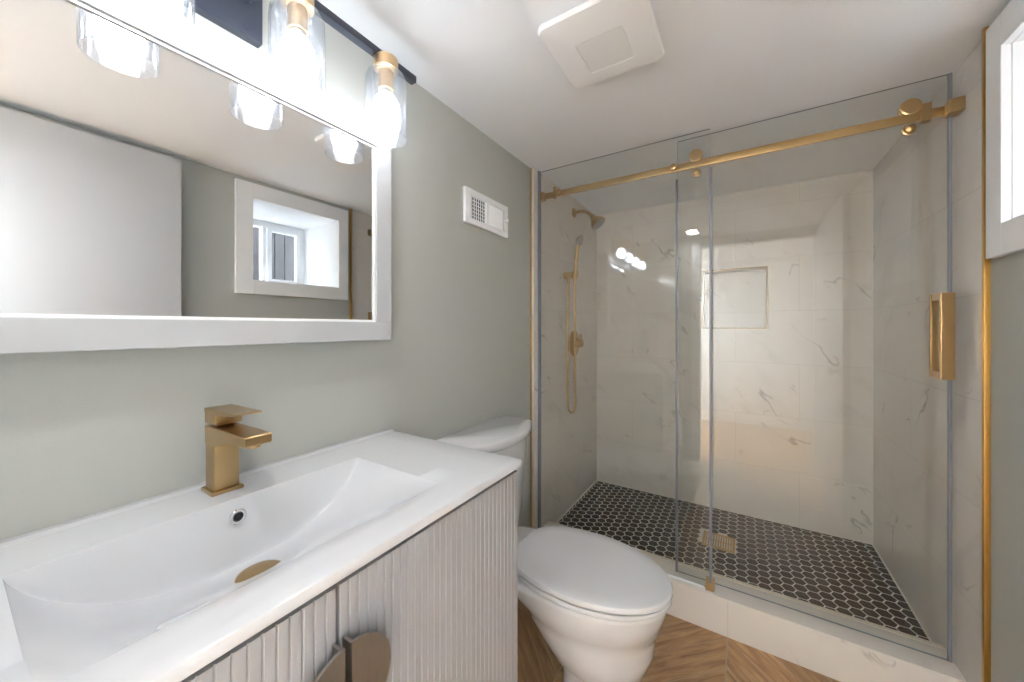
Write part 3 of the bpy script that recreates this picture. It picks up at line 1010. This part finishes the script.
def tank_ring(x0, xs, xf, hw, z, r=0.018, nb=26):
    pts = [Vector((x0, TY - hw + r * .3, z)), ]
    out = []
    # back edge
    for k in range(9):
        out.append((x0, -hw + r * .4 + (2 * hw - r * .8) * (1 - k / 8)))
    out = [(x0, hw - r * .4 - (2 * hw - r * .8) * k / 8) for k in range(9)]      # +y to -y along the wall
    # side -y, rounded front corner, bowed front, side +y
    for k in range(5):
        a = k / 4
        out.append((x0 + .003 + (xs - r - x0) * a, -hw))
    for k in range(1, 6):
        a = PI / 2 * k / 6
        out.append((xs - r + r * math.sin(a), -hw + r - r * math.cos(a)))
    for k in range(nb + 1):
        t = -1 + 2 * k / nb
        yy = t * (hw - r)
        out.append((xs + (xf - xs) * (1 - abs(t) ** 2.2), yy))
    for k in range(5, 0, -1):
        a = PI / 2 * k / 6
        out.append((xs - r + r * math.sin(a), hw - r + r * math.cos(a)))
    for k in range(5):
        a = 1 - k / 4
        out.append((x0 + .003 + (xs - r - x0) * a, hw))
    return [Vector((p[0], TY - .012 + p[1] * 1.045, z + (.012 if z > .5 else 0))) for p in out]
bm = bmesh.new()
add_loft(bm, [tank_ring(0.03, 0.125, 0.165, 0.165, 0.3975), tank_ring(0.02, 0.135, 0.180, 0.180, 0.43), tank_ring(0.012, 0.142, 0.192, 0.190, 0.55),
              tank_ring(0.010, 0.148, 0.205, 0.196, 0.70), tank_ring(0.010, 0.152, 0.212, 0.199, 0.772)])
finish('tank', bm, M['toilet'], to, smooth=True, angle=.9)
bm = bmesh.new()
add_loft(bm, [tank_ring(0.008, 0.155, 0.216, 0.202, 0.774), tank_ring(0.005, 0.162, 0.224, 0.209, 0.780), tank_ring(0.004, 0.164, 0.227, 0.211, 0.800),
              tank_ring(0.006, 0.161, 0.224, 0.209, 0.807), tank_ring(0.012, 0.154, 0.216, 0.203, 0.811)])
finish('tank_lid', bm, M['toilet'], to, smooth=True, angle=.9)

# ------------------------------------------------------------------ shower glass
def glass_panel(name, x0, x1, y0, y1, z0, z1, parent):
    bm = bmesh.new()
    add_box(bm, (x0, y0, z0), (x1, y1, z1))
    for f in bm.faces:
        f.normal_update()
        f.material_index = 0 if abs(f.normal.y) > .9 else 1
    return finish(name, bm, [M['glass'], M['glass_edge']], parent)
GF0, GF1 = 1.685, 1.693
fp = empty('fixed_glass_panel', (0.41, GF0, ZC), 'clear fixed glass panel on the left side of the shower', 'glass panel')
glass_panel('glass_pane', XL + .006, 0.809, GF0, GF1, ZC + .004, CZ - .006, fp)
bm = bmesh.new()
add_box(bm, (XL, GF0 - .006, ZC + .001), (XL + .010, GF0 - .0005, CZ - .001), 0.0006)
add_box(bm, (XL, GF1 + .0005, ZC + .001), (XL + .010, GF1 + .006, CZ - .001), 0.0006)
finish('wall_channel', bm, M['seal'], fp)
bm = bmesh.new()
add_box(bm, (0.808, GF0 - .006, ZC + .002), (0.8175, GF1 + .003, 1.87), 0.001)
sl = finish('seal_strip', bm, M['seal'], fp)
bm = bmesh.new()
add_box(bm, (XL + .011, GF0 - .004, ZC + .0005), (0.79, GF0 - .0006, ZC + .008))
finish('bottom_bead', bm, M['plastic'], fp)
box('door_guide', (0.794, GF0 - .012, ZC + .0002), (0.826, GF1 + .030, ZC + .030), M['gold'], fp, 0.001)

# rail
RZ0, RZ1, RY0, RY1 = 1.889, 1.918, 1.6985, 1.708
ra = empty('sliding_rail', (0.75, 1.70, 1.89), 'long brushed gold sliding door rail across the top of the shower', 'rail')
box('rail_bar', (XL + .012, RY0, RZ0), (W - .012, RY1, RZ1), M['gold_h'], ra, 0.0008)
for xa, xb in ((XL + .0005, XL + .030), (W - .034, W - .0005)):
    box('wall_bracket', (xa, 1.669 if xb > 1 else 1.69, RZ0 - .006), (xb, RY1 + .010, RZ1 + .006), M['gold'], ra, 0.001)
bm = bmesh.new()
add_box(bm, (1.407, RY0 - .012, RZ0 - .010), (1.430, RY1 + .003, RZ1 + .017), 0.001)
finish('door_stop', bm, M['gold'], ra)
bm = bmesh.new()
add_box(bm, (0.098, RY0 - .004, RZ0 - .008), (0.112, RY1 + .003, RZ1 + .012), 0.001)
add_lathe(bm, [(0.008, 0), (0.008, .012)], (0.105, RY0, RZ1 + .010), (0, 0, 1), 16)
finish('door_stop', bm, M['gold'], ra)
for xx in (0.135, 0.672):
    lathe('standoff', [(0.013, 0), (0.013, 0.008), (0.009, 0.010), (0.0, 0.0105)], (xx, GF0, (RZ0 + RZ1) / 2), M['gold'], ra, (0, -1, 0))
    if xx > .5:
        pass

# sliding door
SD0, SD1 = 1.7165, 1.7245
sd = empty('sliding_glass_door', (1.08, SD0, ZC), 'clear sliding glass door with gold handle on the right side of the shower', 'shower door')
glass_panel('glass_pane', 0.684, W - .020, SD0, SD1, ZC + .010, CZ - .012, sd)
bm = bmesh.new()
add_box(bm, (W - .0205, SD0 - .004, ZC + .010), (W - .013, SD1 + .002, CZ - .012), 0.001)
finish('seal_strip', bm, M['seal'], sd)
bm = bmesh.new()
add_box(bm, (0.676, SD0 - .003, ZC + .010), (0.685, SD1 + .002, 1.86), 0.001)
finish('seal_strip', bm, M['seal'], sd)
for k, xx in enumerate((0.757, 1.386)):
    rl = lathe('roller', [(0.026, 0), (0.026, 0.004), (0.020, 0.006), (0.020, 0.012), (0.026, 0.0135), (0.026, 0.019), (0.022, 0.0205), (0.010, 0.021), (0.0, 0.021)], (xx, SD0, RZ1 + .021), M['gold'], sd, (0, -1, 0), 36)
    rl.data.set_sharp_from_angle(angle=0.3)
    bm = bmesh.new()
    add_lathe(bm, [(0.018, 0), (0.018, 0.004), (0.013, 0.006), (0.013, 0.010), (0.015, .012), (0.013, 0.018), (0.008, 0.021), (0.0, 0.022)], (xx, SD0, RZ0 - .018), (0, -1, 0), 28)
    finish('guide_roller', bm, M['gold'], sd, smooth=True)
# rectangular loop handle, one loop each side of the glass
def loop_handle(ya, yb):
    bm = bmesh.new()
    xa, xb, z0, z1, t_ = 1.438, 1.468, 1.058, 1.326, 0.013
    s_ = 1 if ya > yb else -1
    yo, yi = yb, ya          # outer (away from glass), inner (at the glass)
    lo_y, hi_y = min(yo, yo + s_ * t_), max(yo, yo + s_ * t_)
    add_box(bm, (xa, lo_y, z0), (xb, hi_y, z1), 0.0012)                    # grip bar
    for za, zb in ((z0, z0 + .022), (z1 - .022, z1)):
        add_box(bm, (xa, min(yi, yo + s_ * t_), za), (xb, max(yi, yo + s_ * t_), zb), 0.0012)
    return bm
h1 = finish('handle', loop_handle(SD0 - .0005, 1.652), M['gold'], sd)
box('handle_plate', (1.438, SD1 + .0005, 1.058), (1.468, SD1 + .013, 1.326), M['gold'], sd, 0.0012)

# ------------------------------------------------------------------ shower fixtures
sh_ = empty('overhead_shower', (XL, 2.18, 1.95), 'brushed gold shower head on a curved arm high on the left tile wall', 'shower head')
lathe('wall_flange', [(0.030, 0), (0.030, 0.004), (0.024, 0.009), (0.013, 0.012)], (XL, 2.165, 1.945), M['gold'], sh_, (1, 0, 0))
arm = []
for k in range(13):
    t_ = k / 12
    arm.append((XL + .005 + 0.115 * t_, 2.165, 1.945 + 0.010 * math.sin(t_ * 2.0) - 0.050 * t_ ** 2.6))
tube('arm', arm, 0.0095, M['gold'], sh_)
hd = Vector((0.62, 0.0, -0.78)).normalized()
lathe('spray_head', [(0.011, -0.012), (0.016, 0.0), (0.017, 0.010), (0.022, 0.018), (0.038, 0.040), (0.047, 0.056), (0.048, 0.066), (0.044, 0.068), (0.0, 0.069)], (XL + .122, 2.165, 1.902), M['gold'], sh_, tuple(hd))
lathe('spray_face', [(0.043, 0.0688), (0.040, 0.0705), (0.0, 0.071)], (XL + .122, 2.165, 1.902), M['nickel'], sh_, tuple(hd))

hs = empty('hand_shower', (XL, 2.09, 1.52), 'gold hand shower on a wall holder with a long hanging hose', 'hand shower')
HY, HZ = 2.03, 1.535
bm = bmesh.new()
add_lathe(bm, [(0.020, 0), (0.020, 0.006), (0.015, 0.010)], (XL, HY - .012, HZ - .008), (1, 0, 0), 28)
add_box(bm, (XL + .004, HY - .030, HZ - .024), (XL + .050, HY + .010, HZ + .010), 0.003)
add_tube(bm, [(XL + .060, HY - .002, HZ - .026), (XL + .068, HY - .002, HZ + .016)], 0.017, 24)
add_box(bm, (XL + .030, HY - .012, HZ - .018), (XL + .058, HY + .010, HZ + .008), 0.003)
finish('wall_holder', bm, M['gold'], hs, smooth=True)
hp0, hp1 = Vector((XL + .060, HY, HZ - .045)), Vector((XL + .082, HY, HZ + .19))
dd = (hp1 - hp0).normalized()
lathe('wand', [(0.008, 0), (0.010, 0.006), (0.0105, 0.05), (0.0115, 0.12), (0.013, 0.19), (0.011, 0.235), (0.0, 0.24)], tuple(hp0), M['gold'], hs, tuple(dd), 24)
lathe('spray_plate', [(0.010, -0.022), (0.022, -0.016), (0.033, -0.004), (0.034, 0.004), (0.031, 0.008), (0.0, 0.009)], tuple(hp1 + Vector((0.012, 0, 0.006))), M['nickel'], hs, (0.93, 0.0, -0.36), 32)
lathe('outlet_elbow', [(0.012, 0), (0.012, 0.012), (0.010, 0.016), (0.0085, 0.03)], (XL + .030, HY - .022, HZ - .022), M['gold'], hs, (0, 0, -1), 20)
hose = []
z_bot = 0.70
pa, pb = Vector((XL + .030, HY - .022, HZ - .05)), Vector((XL + .060, HY, HZ - .043))
for k in range(24):
    t_ = k / 24
    hose.append((pa.x - .002 * math.sin(t_ * PI), pa.y - 0.004 * t_, pa.z + (z_bot + .05 - pa.z) * t_))
cxh, cyh = (pa.x + pb.x) / 2, (pa.y + pb.y) / 2
for k in range(13):
    a = PI * k / 12
    t_ = (1 - math.cos(a)) / 2
    hose.append((pa.x + (pb.x - pa.x) * t_, pa.y - .004 + (pb.y + .012 - pa.y + .004) * t_, z_bot + .05 - .042 * math.sin(a)))
for k in range(1, 25):
    t_ = k / 24
    hose.append((pb.x, pb.y + .012 * (1 - t_), z_bot + .05 + (pb.z - z_bot - .05) * t_))
tube('hose', hose, 0.0062, M['gold'], hs, 12)

sv = empty('shower_valve', (XL, 2.166, 1.115), 'round gold shower valve with lever on the left tile wall', 'valve')
lathe('escutcheon', [(0.082, 0), (0.082, 0.003), (0.076, 0.008), (0.035, 0.010), (0.0, 0.010)], (XL, 2.166, 1.115), M['gold'], sv, (1, 0, 0), 48)
bm = bmesh.new()
add_lathe(bm, [(0.030, 0.008), (0.030, 0.030), (0.026, 0.034), (0.024, 0.055), (0.020, 0.058), (0.0, 0.058)], (XL, 2.166, 1.115), (1, 0, 0), 32)
add_box(bm, (XL + .038, 2.158, 1.115), (XL + .050, 2.174, 1.175), 0.003)
finish('lever', bm, M['gold'], sv, smooth=True)
